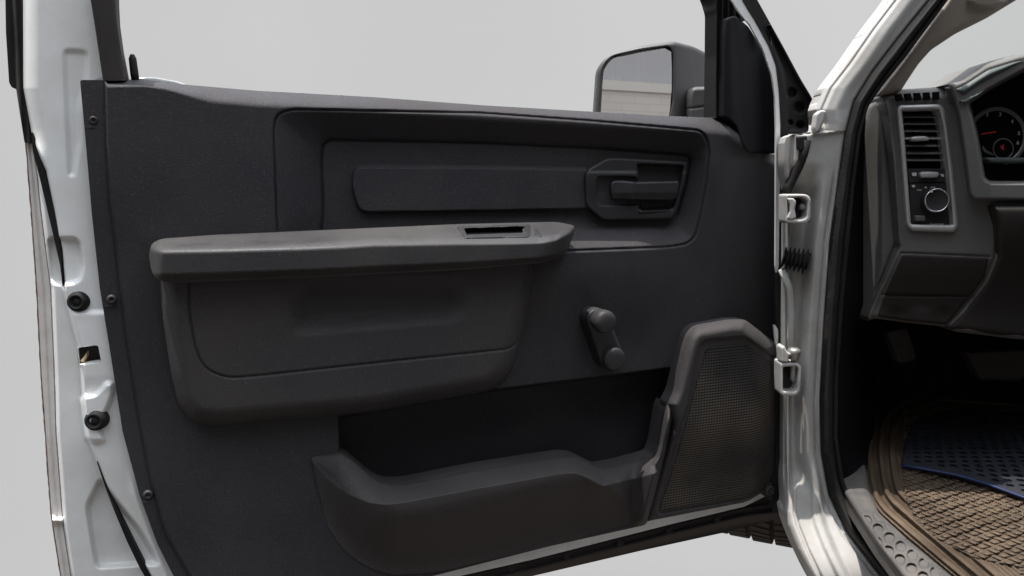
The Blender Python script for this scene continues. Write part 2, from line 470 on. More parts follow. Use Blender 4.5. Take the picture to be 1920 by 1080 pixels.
def h_shell(X, Y):
    rid = np.interp(Y, Ry, Rx); lb = np.interp(Y, Ly, Lx)
    t = X - rid
    h = -0.030 - 0.030 * (1 - ss((t + 3) / 9))
    # outer face slopes back to its free edge
    h += -0.020 * (1 - circ((X - lb) / 9.0))
    up = ss((300 - Y) / 60)
    h += -0.035 * (1 - circ((X - lb) / 34)) * up
    # pressed channel down the upper jamb
    ch = rnd([(118, 92), (166, 95), (164, 150), (150, 200), (152, 262), (140, 330), (128, 330), (122, 200)], 14)
    h -= .0035 * ss((sdf(ch, X, Y) + 5) / 15)
    # scooped pocket above the upper bumper
    sc1 = rnd([(90, 446), (140, 446), (150, 455), (157, 500), (150, 528), (118, 534), (95, 530)], 12)
    h -= .010 * ss((sdf(sc1, X, Y) + 4) / 10)
    # step between upper bumper and latch mouth
    h += .004 * ss((Y - 578) / 14) * ss((X - rid) / 8) * (1 - ss((Y - 700) / 40))
    # bulge above the lower bumper, its upper side catches the sun
    sc2 = rnd([(148, 742), (180, 738), (198, 716), (212, 716), (214, 735), (204, 765), (185, 800), (200, 830), (160, 830)], 14)
    h += .010 * ss((sdf(sc2, X, Y) + 4) / 12)
    # stepped recess low on the outer face
    sc3 = rnd([(188, 897), (162, 950), (172, 1010), (181, 1064), (268, 1058), (300, 1058), (260, 990), (220, 940)], 10)
    h -= .014 * ss((sdf(sc3, X, Y) + 5) / 12)
    h += .005 * band(X - rid - 52 + (Y - 900) * .12, 0, 8) * ss((Y - 880) / 60)
    # latch mouth
    return h
shell_left = [(x, y) for y, x in LB] + [(372, 1200), (372, 1150), (340, 1080), (312, 1020), (280, 930), (248, 810), (222, 650), (205, 540), (190, 400), (180, 270), (178, 150), (200, 140), (195, 60), (190, 0), (190, -60)]
LATCH = rnd([(146, 652), (184, 647), (190, 680), (150, 686)], 4)
def h_low(X, Y): return np.full(X.shape, -.036) + .004 * ss((Y - 1000) / 50)
bottom_rail = [(372, 1130), (372, 1200), (560, 1165), (845, 1084), (1000, 1049), (1250, 985), (1395, 950), (1420, 938), (1446, 925), (1452, 880), (1440, 880), (1380, 920), (1000, 1015), (560, 1100)]
right_upper = rnd([(1352, -40), (1372, 0), (1385, 22), (1405, 45), (1430, 90), (1447, 140), (1453, 180), (1455, 240), (1454, 500), (1456, 514), (1461, 500), (1464, 340), (1466, 235), (1464, 170), (1458, 120), (1445, 85), (1420, 40), (1395, 0), (1370, -40)], 5)
right_low = rnd([(1451, 606), (1459, 618), (1460, 672), (1457, 672)], 2)
VV, FF, SMO = relief_data(DOOR, shell_left, h_shell, 2.0, .02, holes=[LATCH])
n0 = len(VV); allV = [VV]
for o2, h2, st2, th2 in [(bottom_rail, h_low, 4, .05), (right_upper, lambda x, y: -.004 + .003 * circ((x - 1350) / 60), 2, .003), (right_low, -.001, 2, .003)]:
    v, f, s_ = relief_data(DOOR, o2, h2, st2, th2)
    FF += [[i + n0 for i in q] for q in f]; SMO += s_; allV.append(v); n0 += len(v)
# hidden back face of the door, closing it behind the trim
bp = np.array([(60, 200), (110, 560), (150, 1000), (330, 1170), (820, 1068), (1400, 930), (1448, 880), (1448, 260), (1340, 232), (900, 205), (480, 178), (270, 160)], float)[::-1]
a = DOOR(bp[:, 0], bp[:, 1], -.15); b = a - DOOR.n * .006
allV.append(np.concatenate([a, b])); k = len(bp)
FF += [list(range(n0, n0 + k)), list(range(n0 + 2 * k - 1, n0 + k - 1, -1))]; SMO += [False, False]
door = mesh('door', np.concatenate(allV), FF, M_white, truck, SMO)

# latch cavity and its tongue
relief('latch_cavity', rnd([(144, 650), (187, 645), (193, 682), (148, 689)], 4), DOOR, lambda x, y: -.058 + .0 * x, M_trimd, door, 3, .01)
pad('latch_tongue', rnd([(150, 678), (158, 668), (163, 660), (164, 668), (158, 680)], 2), DOOR, -.040, M_brass, door, 3, .003, 1.2, .01)
plates('latch_lip', [rnd([(149, 684), (188, 680), (189, 684), (165, 688), (150, 690)], 1)], DOOR, -.028, .006, M_white, door)

# outer skin flange + rusty hem
EB = [(150, 30), (170, 34), (270, 48), (400, 58), (540, 68), (700, 76), (810, 84), (900, 90), (966, 95), (1080, 113), (1150, 130), (1200, 145)]
Ex = [a[1] for a in EB]; Ey = [a[0] for a in EB]
ys_ = np.array([165, 220, 270, 330, 400, 470, 540, 620, 700, 760, 810, 860, 900, 950, 980, 1030, 1080, 1150, 1200], float)
lft = np.interp(ys_, Ey, Ex); rgt = np.interp(ys_, Ly, Lx)
flange = [(x + 2, y) for x, y in zip(lft, ys_)] + [(x - 1, y) for x, y in zip(rgt[::-1], ys_[::-1])]
def h_fl(X, Y):
    c = .5 * (np.interp(Y, Ey, Ex) + np.interp(Y, Ly, Lx))
    h = -.075 - .003 * band(X, c + 1, 2.0)
    h += .010 * band(Y, 976, 6)
    return h
relief('outer_skin_flange', flange, DOOR, h_fl, M_hem, door, 2, .01)
rs = np.random.RandomState(3)
yy = np.arange(168, 1190, 9.0); ex = np.interp(yy, Ey, Ex)
tube('rusty_hem', [at(DOOR, x + rs.uniform(-.25, .25), y, -.077) for x, y in zip(ex + 1, yy)], [rs.uniform(.0007, .0013) for _ in yy], M_rust, door, 7)
# rubber seals on the jamb
relief('weather_seal', rnd([(58, 245), (68, 262), (84, 318), (98, 378), (108, 425), (115, 480), (118, 548), (113, 500), (103, 455), (90, 400), (76, 340), (62, 285)], 3), DOOR,
       lambda x, y: -.040 + .0 * x, M_rubber, door, 1.5, .03)
relief('weather_seal', rnd([(180, 862), (192, 890), (206, 925), (228, 972), (252, 1020), (276, 1068), (312, 1130), (300, 1130), (262, 1065), (238, 1015), (215, 960), (196, 910)], 3), DOOR,
       lambda x, y: -.034 + .0 * x, M_rubber, door, 1.5, .02)
# outer glass run and belt moulding at the left edge
relief('glass_run', rnd([(9, -60), (11, 60), (17, 155), (22, 164), (31, 167), (30, 120), (22, 0), (20, -60)], 3), DOOR, -.070, M_rubber, door, 2, .03)
relief('frame_rear_trim', rnd([(18, -60), (22, 60), (30, 165), (36, 205), (46, 268), (62, 268), (52, 225), (44, 165), (41, 0), (41, -60)], 3), DOOR,
       lambda x, y: -.064 + .003 * np.sin((x - y * .05) * .5), M_trimd, door, 2, .03)

# bumpers on the jamb
def bumper(px, py):
    m = mpp(DOOR, px, py); ax = np.array(DOOR.n) + np.array((-.25, 0, .05))
    c = at(DOOR, px + 3, py, -.032 if py < 700 else -.024)
    r = 19 * m
    o = lathe('rubber_bumper', c, ax, [(r * 1.05, -.006), (r * 1.05, .002), (r * .98, .005), (r * .84, .006), (r * .78, .0085), (r * .6, .009), (r * .52, .006), (r * .36, .005), (r * .3, .007), (r * .05, .007)], M_rubber, door)
    return o
bumper(145, 565); bumper(178, 787)

# ------------------------------------------------------------------ trim panel
TOPX = [150, 200, 245, 270, 340, 480, 700, 900, 1120, 1240, 1340, 1365, 1382, 1455]
TOPY = [150, 150, 149, 149, 158, 170, 182, 197, 210, 217, 221, 226, 240, 286]
panel_out = [(150, 150), (200, 150), (245, 149), (270, 149), (340, 158), (480, 170), (700, 182), (900, 197), (1120, 210), (1240, 217), (1340, 221), (1365, 226), (1380, 238), (1388, 262), (1400, 286), (1462, 290),
             (1464, 600), (1463, 640), (1460, 895), (1440, 918), (1400, 941), (1225, 975), (1000, 1032), (820, 1078), (620, 1125), (480, 1150), (400, 1140), (350, 1108), (325, 1080), (295, 1020), (262, 930), (230, 810), (205, 650), (187, 540), (172, 400), (161, 270)]
panel_out = rnd(panel_out, 4, 2)
MAIN = rnd([(197, 140), (200, 270), (207, 380), (215, 440), (226, 545), (240, 650), (264, 800), (285, 910), (310, 1000), (355, 1080), (420, 1150), (1600, 1150), (1600, 100), (197, 100)], 6, 2)
INS1 = rnd([(512, 245), (518, 215, 18), (545, 205, 14), (900, 212), (1100, 226), (1240, 238), (1318, 245, 22), (1330, 275, 15), (1325, 340), (1312, 410), (1300, 455, 25), (1255, 463), (1070, 470), (522, 500), (518, 400)], 16, 4)
INS2 = rnd([(602, 300), (606, 262, 20), (900, 268), (1100, 277), (1296, 292, 14), (1285, 340), (1268, 405), (1256, 424, 8), (1080, 429), (600, 446), (606, 400)], 12, 4)
INS3 = rnd([(658, 350), (662, 311, 16), (900, 312), (1180, 317), (1180, 392), (900, 397), (672, 400, 20)], 12, 4)
POCK = rnd([(633, 780), (900, 733), (1100, 708), (1264, 688), (1268, 800), (1255, 900), (640, 930), (636, 850)], 6, 3)
LOWB = rnd([(297, 520), (1005, 495), (985, 600), (975, 640), (962, 688), (945, 714), (920, 733), (700, 772), (400, 798), (358, 790), (334, 758), (320, 700), (305, 600)], 14, 3)

def h_panel(X, Y):
    sM = sdf(MAIN, X, Y)
    h = -.007 * (1 - ss((sM + 1) / 4)) - .0015 * band(sM, -1.5, 1.6)
    t = Y - np.interp(X, TOPX, TOPY)
    left = ss((X - 300) / 110)
    h -= .034 * (1 - np.clip(t / (14 + 18 * left), 0, 1)) ** 2.0 * np.clip(sM / 5, 0, 1)
    s1 = sdf(INS1, X, Y, reach=12); s2 = sdf(INS2, X, Y); s2 = np.where(s1 < -11, -1e3, s2)
    h -= .006 * band(s1, 0, 1.8)
    t12 = np.where(s1 > 0, np.where(s2 > 0, 1, s1 / np.maximum(s1 - s2, 1e-3)), 0)
    h -= .034 * t12
    h -= .006 * band(s2, 0, 1.8) * (s1 > 0) * (1 - ss((Y - 395) / 20) * ss((X - 640) / 30))
    h += .016 * ss((Y - 405) / 60) * ss((X - 900) / 100) * (1 - ss((X - 1190) / 70)) * (1 - ss((Y - 500) / 160))
    s3 = sdf(INS3, X, Y, reach=12)
    h += .010 * ss((s3 + 1) / 4.5)
    sp = sdf(POCK, X, Y, reach=8)
    h -= .075 * ss((sp) / 4)
    h -= .085 * ss((X - 1335) / 130) * ss((Y - 240) / 60)
    h += .004 * np.sin(X / 170) * np.sin(Y / 140)
    # cast-in slits below the screws
    for (a_, b_) in ((165, 239), (199, 575), (271, 942)):
        h += .0015 * np.exp(-((X - a_ - 6) / 9) ** 2 - ((Y - b_) / 1.4) ** 2)
    return h
trim = relief('trim_panel', panel_out, DOOR, h_panel, M_panel, door, 2.0, .012)

# screws on the trim edge
for (px, py) in ((176, 226), (210, 561), (278, 927)):
    m = mpp(DOOR, px, py)
    lathe('trim_screw', at(DOOR, px, py, -.006), DOOR.n, [(9.5 * m, -.001), (9 * m, .002), (7 * m, .004), (4 * m, .0045), (3.2 * m, .002), (1 * m, .002)], M_bezel, door, 16)

# lock rod
tube('lock_rod', [at(DOOR, 254, 152, -.03), at(DOOR, 252, 138, -.03), at(DOOR, 248.5, 110, -.03), at(DOOR, 248, 102, -.03)], [.0043, .0045, .0042, .0022], M_rubber, door, 12)
# outer belt moulding peeping over the sill
pad('belt_moulding', rnd([(258, 149), (262, 145), (290, 145), (330, 152), (352, 159), (340, 162), (270, 152)], 2), DOOR, -.07, M_white, door, 2, .002, 1.5)

# ------------------------------------------------------------------ lower bolster of the armrest
BOLI = rnd([(352, 480), (354, 580), (366, 655), (384, 692, 25), (425, 709, 25), (480, 705), (700, 681), (958, 654, 14), (975, 636, 8), (1000, 470)], 20, 4)
CUP = rnd([(556, 520), (560, 585, 25), (600, 628, 25), (850, 606, 20), (866, 580), (866, 520)], 20, 4)
def h_bol(X, Y):
    s = sdf(LOWB2, X, Y)
    h = .004 + .040 * circ(s / 34)
    si = sdf(BOLI, X, Y)
    h -= .005 * band(si, 0, 1.7)
    h -= .0015 * ss(si / 3)
    yl_ = 632 - (X - 600) * .085
    h -= .017 * ss((X - 535) / 45) * ss((892 - X) / 70) * ss((Y - 515) / 50) * (1 - ss((Y - yl_ + 44) / 44))
    return h
LOWB2 = rnd([(297, 440), (1015, 440), (985, 600), (975, 640), (962, 688), (945, 714), (920, 733), (700, 772), (400, 798), (358, 790), (334, 758), (320, 700), (305, 600)], 14, 3)
relief('armrest_bolster', LOWB, DOOR, h_bol, M_pocket, door, 2.0, .02)

# ------------------------------------------------------------------ armrest
ARM = rnd([(279, 478), (284, 456, 8), (305, 448, 8), (400, 441), (520, 436), (870, 421), (1050, 417), (1078, 423, 6), (1076, 440), (1061, 476, 6), (1046, 486), (1015, 493), (880, 505), (600, 520), (320, 531, 8), (292, 524, 8), (283, 505)], 6, 3)
ATX = [279, 300, 400, 520, 870, 1050, 1080]; ATY = [455, 447, 440, 435, 420, 416, 420]
AFX = [279, 300, 400, 480, 560, 640, 700, 780, 860, 960, 1010, 1040, 1060, 1080]; AFY = [462, 464, 463, 461, 459, 456, 452, 451, 450, 450, 449, 445, 436, 424]
ALX = [279, 320, 600, 880, 1015, 1046, 1080]; ALY = [531, 531, 520, 505, 493, 486, 470]
def h_arm(X, Y):
    yt = np.interp(X, ATX, ATY); yf = np.interp(X, AFX, AFY); yl = np.interp(X, ALX, ALY)
    t = np.clip((Y - yt) / np.maximum(yf - yt, 3), 0, 1)
    u = np.clip((Y - yf) / np.maximum(yl - yf, 3), 0, 1)
    top = .010 + .068 * t
    k = np.clip((Y - yf + 5) / 14, 0, 1)
    h = np.where(Y < yf - 5, top, .078 - .068 * 5 / np.maximum(yf - yt, 3) * (1 - k) ** 2 * (Y < yf + 9))
    h = np.where(Y < yf - 5, top, h) + .003 * ss(u * 5) - .018 * ss((u - .72) / .28)
    L_ = circ((X - 278) / 30); xr = np.interp(Y, [417, 425, 440, 478, 490], [1074, 1079, 1076, 1060, 1040])
    R_ = circ((xr - X) / 48)
    return .006 + (h - .006) * np.minimum(.15 + .85 * L_, .2 + .8 * R_)
SW = rnd([(856, 425), (1000, 420), (1017, 441), (1014, 444), (872, 447)], 3, 2)
SLOT = rnd([(870, 428), (985, 424), (989, 438), (876, 442)], 2, 2)
arm = relief('armrest', ARM, DOOR, h_arm, M_arm, door, 1.6, .015, holes=[SLOT])
def h_sw(X, Y):
    s = np.minimum(sdf(SW, X, Y), -sdf(SLOT, X, Y))
    return h_arm(X, Y) + .0012 + .0025 * circ(s / 3) - .004 * ss((X - 988) / 8) * (1 - ss((X - 1000) / 14))
relief('switch_bezel', SW, DOOR, h_sw, M_bezel, door, 1.4, .004, holes=[SLOT])
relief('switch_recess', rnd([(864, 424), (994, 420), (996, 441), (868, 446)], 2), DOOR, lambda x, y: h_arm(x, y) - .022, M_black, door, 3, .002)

# ------------------------------------------------------------------ inside door handle
HB = rnd([(1097, 330), (1101, 318, 5), (1140, 295, 10), (1291, 303, 4), (1285, 345), (1268, 400), (1260, 411, 6), (1132, 414, 8), (1098, 386, 8)], 6, 3)
HCUP = rnd([(1193, 306), (1284, 309, 8), (1277, 345), (1262, 398, 10), (1196, 403, 3)], 5, 3)
HIN = rnd([(1117, 338), (1122, 330, 8), (1196, 331), (1196, 386), (1124, 386, 8), (1117, 375)], 8, 3)
def h_hb(X, Y):
    s = sdf(HB, X, Y)
    h = -.018 - .004 * (1 - circ(s / 5))
    h += .004 * ss((Y - 320) / 5) * (1 - ss((Y - 327) / 60))
    c = sdf(HCUP, X, Y)
    h -= .038 * ss((c + 1) / 14)
    h += .026 * ss((Y - 382) / 16) * ss(c / 8)
    i = sdf(HIN, X, Y)
    h -= .007 * ss((i + 1) / 4) * (1 - ss(c / 10))
    return h
bez = relief('handle_bezel', HB, DOOR, h_hb, M_bezel, door, 1.4, .012)
LEV = rnd([(1144, 346), (1148, 339, 4), (1165, 338), (1190, 341), (1272, 339, 2), (1274, 345), (1270, 371), (1262, 376), (1192, 375), (1146, 374, 4)], 4, 3)
def h_lev(X, Y):
    s = sdf(LEV, X, Y)
    h = -.012 + .010 * ss((X - 1150) / 40) - .006 * (1 - circ(s / 4))
    h -= .0035 * ss((Y - 360) / 12)
    h -= .004 * ss((X - 1187) / 5)
    return h
relief('door_handle', LEV, DOOR, h_lev, M_bezel, door, 1.2, .012)

# ------------------------------------------------------------------ window crank
CR = []
c1 = np.array((1119, 598.)); c2 = np.array((1146, 671.)); ax_ = (c2 - c1) / np.linalg.norm(c2 - c1); pr = np.array((-ax_[1], ax_[0]))
for k_ in range(13):
    a_ = math.pi * k_ / 12; CR.append(c1 + pr * 21 * math.cos(a_) - ax_ * 21 * math.sin(a_))
for k_ in range(13):
    a_ = math.pi * k_ / 12; CR.append(c2 - pr * 24 * math.cos(a_) + ax_ * 23 * math.sin(a_))
CR = np.array(CR)
def h_cr(X, Y):
    s = sdf(CR, X, Y); v = (X - c1[0]) * ax_[0] + (Y - c1[1]) * ax_[1]
    return .036 - .008 * ss(v / 78) - .010 * (1 - circ(s / 7))
crank = relief('window_crank', CR, DOOR, h_cr, M_bezel, door, 1.2, .028)
for (px, py, r, h0, dz, nm) in ((1125, 600, 21.5, .036, .026, 'crank_knob'), (1149, 672, 21.5, .024, .014, 'crank_hub_cap')):
    m = mpp(DOOR, px, py, h0) * r
    lathe(nm, at(DOOR, px - 3, py - 1, h0), DOOR.n, [(m * .8, 0), (m * .85, dz * .3), (m, dz * .45), (m, dz * .75), (m * .93, dz * .92), (m * .8, dz), (m * .5, dz * 1.06), (m * .1, dz * 1.07)], M_bezel, door, 32)

# ------------------------------------------------------------------ map pocket
PK = rnd([(582, 857), (612, 853), (640, 849, 6), (658, 860), (700, 897), (724, 909, 12), (760, 908), (900, 880), (1058, 855, 10), (1082, 857, 8), (1126, 879, 8), (1160, 873), (1226, 855, 5), (1233, 835), (1244, 768), (1250, 754, 3), (1262, 762, 5), (1269, 782, 3),
          (1238, 890), (1222, 950), (1212, 984, 8), (1000, 1031), (820, 1073), (740, 1079), (695, 1068, 25), (645, 1035, 25), (612, 985, 20), (598, 930), (588, 885)], 6, 3)
PF = rnd([(575, 850), (612, 897), (650, 926), (690, 942), (722, 946), (762, 941), (900, 915), (1050, 888), (1078, 886), (1102, 896), (1130, 912), (1210, 892), (1236, 884), (1262, 788), (1350, 760), (1350, 1300), (400, 1300), (400, 850)], 6, 3)
PB = rnd([(560, 700), (1285, 700), (1238, 890), (1222, 950), (1212, 984, 8), (1000, 1031), (820, 1073), (740, 1079), (695, 1068, 25), (645, 1035, 25), (612, 985, 20), (590, 930), (575, 870)], 8, 3)
def h_pk(X, Y):
    s = sdf(PK, X, Y); f = sdf(PF, X, Y); b = sdf(PB, X, Y)
    t = np.where(f > 0, 1.0, s / np.maximum(s - f, 1e-3))
    right = ss((X - 1180) / 50)
    g = np.minimum(ss(b / 125), 1) * (1 - right) + ss((b + 5) / 18) * right
    h = .0012 + (.016 + .054 * np.minimum(t, 1)) * (.03 + .97 * g) * ss((s + 1) / 4 + .25)
    h += .010 * ss((X - 1085) / 45) * t * g
    h -= .003 * ss(f / 70)
    return h
relief('map_pocket', PK, DOOR, h_pk, M_pocket, door, 1.5, .03)

# ------------------------------------------------------------------ speaker
SPK = rnd([(1290, 626, 12), (1304, 611, 10), (1372, 599), (1397, 599, 6), (1456, 645), (1456, 893), (1442, 916), (1402, 940), (1226, 974), (1213, 978), (1232, 900), (1258, 800), (1250, 756, 4), (1262, 732), (1282, 650)], 8, 3)
SPI = rnd([(1304, 672), (1312, 642, 14), (1330, 635), (1397, 630, 8), (1462, 676), (1462, 905), (1400, 938), (1236, 966), (1230, 955), (1262, 830), (1290, 760)], 8, 3)
SPG = rnd([(1318, 680), (1324, 655, 8), (1340, 651), (1398, 645, 8), (1455, 688), (1454, 890), (1440, 914), (1400, 930), (1250, 956), (1237, 955), (1262, 880), (1288, 790), (1308, 715)], 8, 3)
def h_spk(X, Y):
    s = sdf(SPK, X, Y); i = sdf(SPI, X, Y)
    low = ss((Y - 780) / 160)
    h = .004 + (.044 - .030 * low) * circ((s + 1) / 24)
    h -= .006 * ss((i + 1) / 3) + .004 * ss((sdf(SPG, X, Y) + 2) / 6)
    h -= .022 * ss((X - 1405) / 60) 
    return h
relief('speaker_bezel', SPK, DOOR, h_spk, M_pocket, door, 1.8, .02)
relief('speaker_grille', SPG, DOOR, lambda x, y: h_spk(x, y) + .0015 + .003 * circ(sdf(SPG, x, y) / 8), M_grille, door, 2.0, .004)

# ------------------------------------------------------------------ window frame and sail trim
relief('window_frame_trim', rnd([(166, -120), (168, -60), (170, 0), (181, 70), (193, 151), (238, 151), (226, 90), (219, 40), (217, 0), (216, -120)], 3, 2), DOOR,
       lambda x, y: -.004 - .010 * (1 - circ((x - 165 - np.maximum(y, 0) * .16) / 12)) - .008 * (1 - circ((218 + np.maximum(y, 0) * .12 - x) / 9)), M_trimd, door, 2, .03)
relief('window_frame_seal', rnd([(1318, -120), (1326, -30), (1338, 2, 6), (1344, 22, 6), (1343, 120), (1341, 222), (1358, 222), (1359, 60), (1372, 34), (1398, 40), (1390, 22), (1380, -5), (1358, -60), (1340, -120)], 4, 3), DOOR,
       lambda x, y: -.024 + .006 * np.sin((x - 1340) * .55), M_rubber, door, 1.5, .03)
SAIL = rnd([(1358, 60), (1361, 34, 5), (1378, 29, 6), (1403, 50), (1425, 84), (1446, 122), (1458, 160), (1464, 200), (1462, 288), (1401, 286), (1388, 262), (1380, 236), (1364, 222), (1355, 220)], 4, 3)
relief('sail_trim', SAIL, DOOR, lambda x, y: -.004 - .003 * (1 - circ(sdf(SAIL, x, y) / 5)) - .055 * ss((x - 1366 - (y - 30) * .02) / 60), M_sail, door, 1.6, .02)
# upper rails of the window frame (above the photo)
boxes_ = [at(DOOR, 190, -115, -.03), at(DOOR, 205, -200, -.07), at(DOOR, 260, -250, -.10), at(DOOR, 1000, -262, -.10), at(DOOR, 1200, -240, -.10), at(DOOR, 1290, -180, -.08), at(DOOR, 1340, -80, -.04)]
tube('window_frame_rail', boxes_, .018, M_white, door, 12)

# front edge: black seal strip down the hinge side
seal_o = rnd([(1377, -60), (1392, 0), (1417, 41), (1442, 87), (1455, 122), (1461, 172), (1464, 235), (1463, 340), (1461, 500), (1456, 516), (1456, 604), (1460, 620), (1460, 672), (1455, 690), (1454, 895), (1447, 900), (1448, 935), (1452, 962), (1472, 964), (1476, 940), (1477, 880), (1476, 700), (1478, 500), (1480, 300), (1475, 190), (1466, 140), (1450, 90), (1424, 42), (1405, 0), (1390, -60)], 4, 2)
relief('front_edge_seal', seal_o, DOOR, lambda x, y: .0 - .012 * (1 - circ((1480 - x) / 7)) * (y > 200), M_rubber, door, 1.6, .006)
lathe('trim_clip', at(DOOR, 1443, 920, .003), DOOR.n, [(9 * .0009, -.02), (10 * .0009, .0), (9 * .0009, .003), (6 * .0009, .004), (5 * .0009, .002), (3 * .0009, .004), (.5 * .0009, .004)], M_bezel, door, 18)
relief('trim_clip_tab', rnd([(1435, 912), (1440, 905), (1456, 905), (1456, 937), (1440, 935), (1435, 928)], 5), DOOR, 0.0, M_bezel, door, 1.5, .02)
# mirror mounting plate, with pressed dimples, beyond the seal
MPL = rnd([(1408, -20), (1420, 0), (1440, 36), (1470, 90), (1500, 146), (1524, 186, 10), (1531, 210, 8), (1531, 250), (1474, 250), (1474, 190), (1462, 130), (1440, 75), (1412, 20)], 5, 3)
def h_mp(X, Y):
    s = sdf(MPL, X, Y); h = -.034 + .010 * (1 - ss((s - 2) / 9)) * (X > 1445)
    for (a_, b_, r_) in ((1484, 174, 9), (1499, 202, 10), (1500, 235, 7), (1481, 230, 5)):
        h -= .010 * (1 - ss((np.hypot(X - a_, Y - b_) - r_ * .4) / r_))
    return h
relief('mirror_mounting_plate', MPL, DOOR, h_mp, M_rubber, door, 1.5, .02)

# bottom seal with clips
BS = rnd([(372, 1200), (560, 1168), (845, 1086), (1000, 1050), (1250, 986), (1395, 951), (1424, 936), (1450, 938), (1478, 952), (1478, 968), (1360, 998), (1200, 1033), (995, 1081), (700, 1150), (560, 1190), (420, 1230)], 4, 2)
def h_bs(X, Y):
    d = Y - np.interp(X, [372, 845, 1000, 1250, 1395, 1478], [1200, 1086, 1050, 986, 951, 940])
    return -.045 + .008 * band(d, 3, 3) + .009 * band(d, 17, 5) - .012 * ss((d - 22) / 12)
relief('bottom_seal', BS, DOOR, h_bs, M_trimd, door, 2, .02)
for (px, py) in ((1060, 1041), (1161, 1018), (1253, 994), (1343, 972), (958, 1064)):
    m = mpp(DOOR, px, py)
    lathe('seal_clip', at(DOOR, px, py, -.040), DOOR.n, [(7 * m, 0), (6.5 * m, .004), (4.5 * m, .005), (4 * m, .0025), (1 * m, .0025)], M_trimd, door, 14)

# ------------------------------------------------------------------ side mirror
MS = YP(1.42)
MH = rnd([(1112, 300), (1114, 215), (1120, 128, 16), (1134, 108, 12), (1200, 86, 20), (1262, 77, 6), (1300, 87), (1326, 100, 10), (1343, 118, 6), (1343, 300)], 8, 4)
MG = rnd([(1124, 290), (1126, 215), (1131, 128, 14), (1146, 106, 12), (1200, 95), (1254, 88, 8), (1260, 100), (1259, 190), (1254, 215), (1245, 290)], 6, 4)
def h_mh(X, Y):
    s = sdf(MH, X, Y); g = sdf(MG, X, Y)
    h = -.010 * (1 - circ(s / 8)) - .032 * ss((g + 3) / 4)
    h -= .16 * np.clip((X - 1264) / 80, 0, 1) ** 1.3
    return h
mh = relief('mirror_housing', MH, MS, h_mh, M_housing, door, 1.1, .03)
gp = MS(MG[:, 0], MG[:, 1], -.008)
# the glass is a plane tilted a touch away from the housing
relief('mirror_glass', MG, Surf(at(MS, 1192, 165, -.020), (-.135, -.99, 0)), 0, M_mirror, door, 40, .002)
MA = rnd([(1290, 260), (1291, 180, 8), (1297, 163, 8), (1345, 162), (1345, 260)], 5, 3)
relief('mirror_arm', MA, MS, lambda x, y: .012 - .012 * (1 - circ(sdf(MA, x, y) / 7)) - .004 * band(y - (203 - (x - 1292) * .12), 0, 1.6), M_housing, door, 1.5, .08)

# ------------------------------------------------------------------ hinges and check strap
HS = YP(1.14)
def hinge(o, i, name='door_hinge'):
    return pad(name, o, HS, .012, M_steel, truck, 3, .003, 1.2, .03, holes=[i])
h1 = hinge(rnd([(1473, 364), (1512, 364), (1520, 371), (1520, 412), (1512, 420), (1473, 418)], 5), rnd([(1477, 371), (1505, 370), (1514, 376), (1512, 408), (1500, 412), (1477, 410)], 5))
relief('hinge_well', rnd([(1466, 362), (1516, 362), (1518, 418), (1466, 418)], 3), HS, -.012, M_trimd, h1, 4, .004)
pad('hinge_knuckle', rnd([(1474, 371), (1488, 371), (1493, 378), (1490, 392), (1493, 408), (1486, 413), (1474, 410), (1480, 396), (1480, 384)], 3), HS, .014, M_steel, h1, 3, .004, 1.2, .02)
lathe('hinge_bolt', at(HS, 1504, 387, -.008), (-.3, -1, 0), [(.0075, 0), (.0075, .004), (.0055, .005), (.0055, .010), (.003, .011)], M_bolt, h1, 6)
h2 = hinge(rnd([(1464, 680), (1496, 680), (1503, 688), (1500, 736), (1492, 743), (1464, 741)], 5), rnd([(1468, 688), (1493, 686), (1497, 692), (1494, 730), (1488, 735), (1468, 733)], 4))
relief('hinge_well', rnd([(1464, 684), (1499, 684), (1498, 738), (1464, 738)], 3), HS, -.012, M_trimd, h2, 4, .004)
pad('hinge_knuckle', rnd([(1465, 652), (1470, 648), (1477, 660), (1485, 664), (1480, 668), (1478, 679), (1465, 679)], 2), HS, .014, M_steel, h2, 3, .004, 1.2, .02)
lathe('hinge_bolt', at(HS, 1487, 708, -.008), (-.3, -1, 0), [(.0065, 0), (.0065, .004), (.005, .005), (.005, .010), (.003, .011)], M_bolt, h2, 6)
p_ = at(HS, 1488, 672, .006)
lathe('hinge_pin', p_ + np.array((0, 0, -.012)), (0, 0, 1), [(.004, -.02), (.004, .010), (.008, .011), (.008, .016), (.010, .018), (.010, .026), (.006, .029), (.001, .029)], M_bolt, h2, 16)
# check strap boot: ribbed rubber
a_ = at(HS, 1468, 482, -.03); b_ = at(HS, 1516, 492, -.015)
pts = [a_ + (b_ - a_) * t for t in np.linspace(0, 1, 34)]
tube('check_strap_boot', pts, [(.013 + .0045 * math.sin(i * 1.15)) * (1.0 + .25 * i / 33) for i in range(34)], M_rubber, truck, 18)
tube('wiring_conduit', [at(HS, 1512, 262, -.01), at(HS, 1503, 300, -.015), at(HS, 1488, 330, -.02), at(HS, 1478, 350, -.02), at(HS, 1470, 366, -.02)], .0075, M_rubber, truck, 12)
tube('wiring_conduit', [at(HS, 1466, 505, -.03), at(HS, 1480, 540, -.03), at(HS, 1484, 600, -.03), at(HS, 1482, 660, -.03)], .006, M_jamb, truck, 10)
pad('harness_plug', rnd([(1494, 256), (1513, 254), (1514, 276), (1504, 284), (1495, 280)], 4), HS, -.005, M_rubber, truck, 3, .004, 1.2, .012)
pad('pillar_hole_plate', ell(1497, 546, 6.5, 10, 20), HS, -.048, M_black, truck, 3, .002, 1.2, .004)  # black plate added to stand for the dark of an oval hole
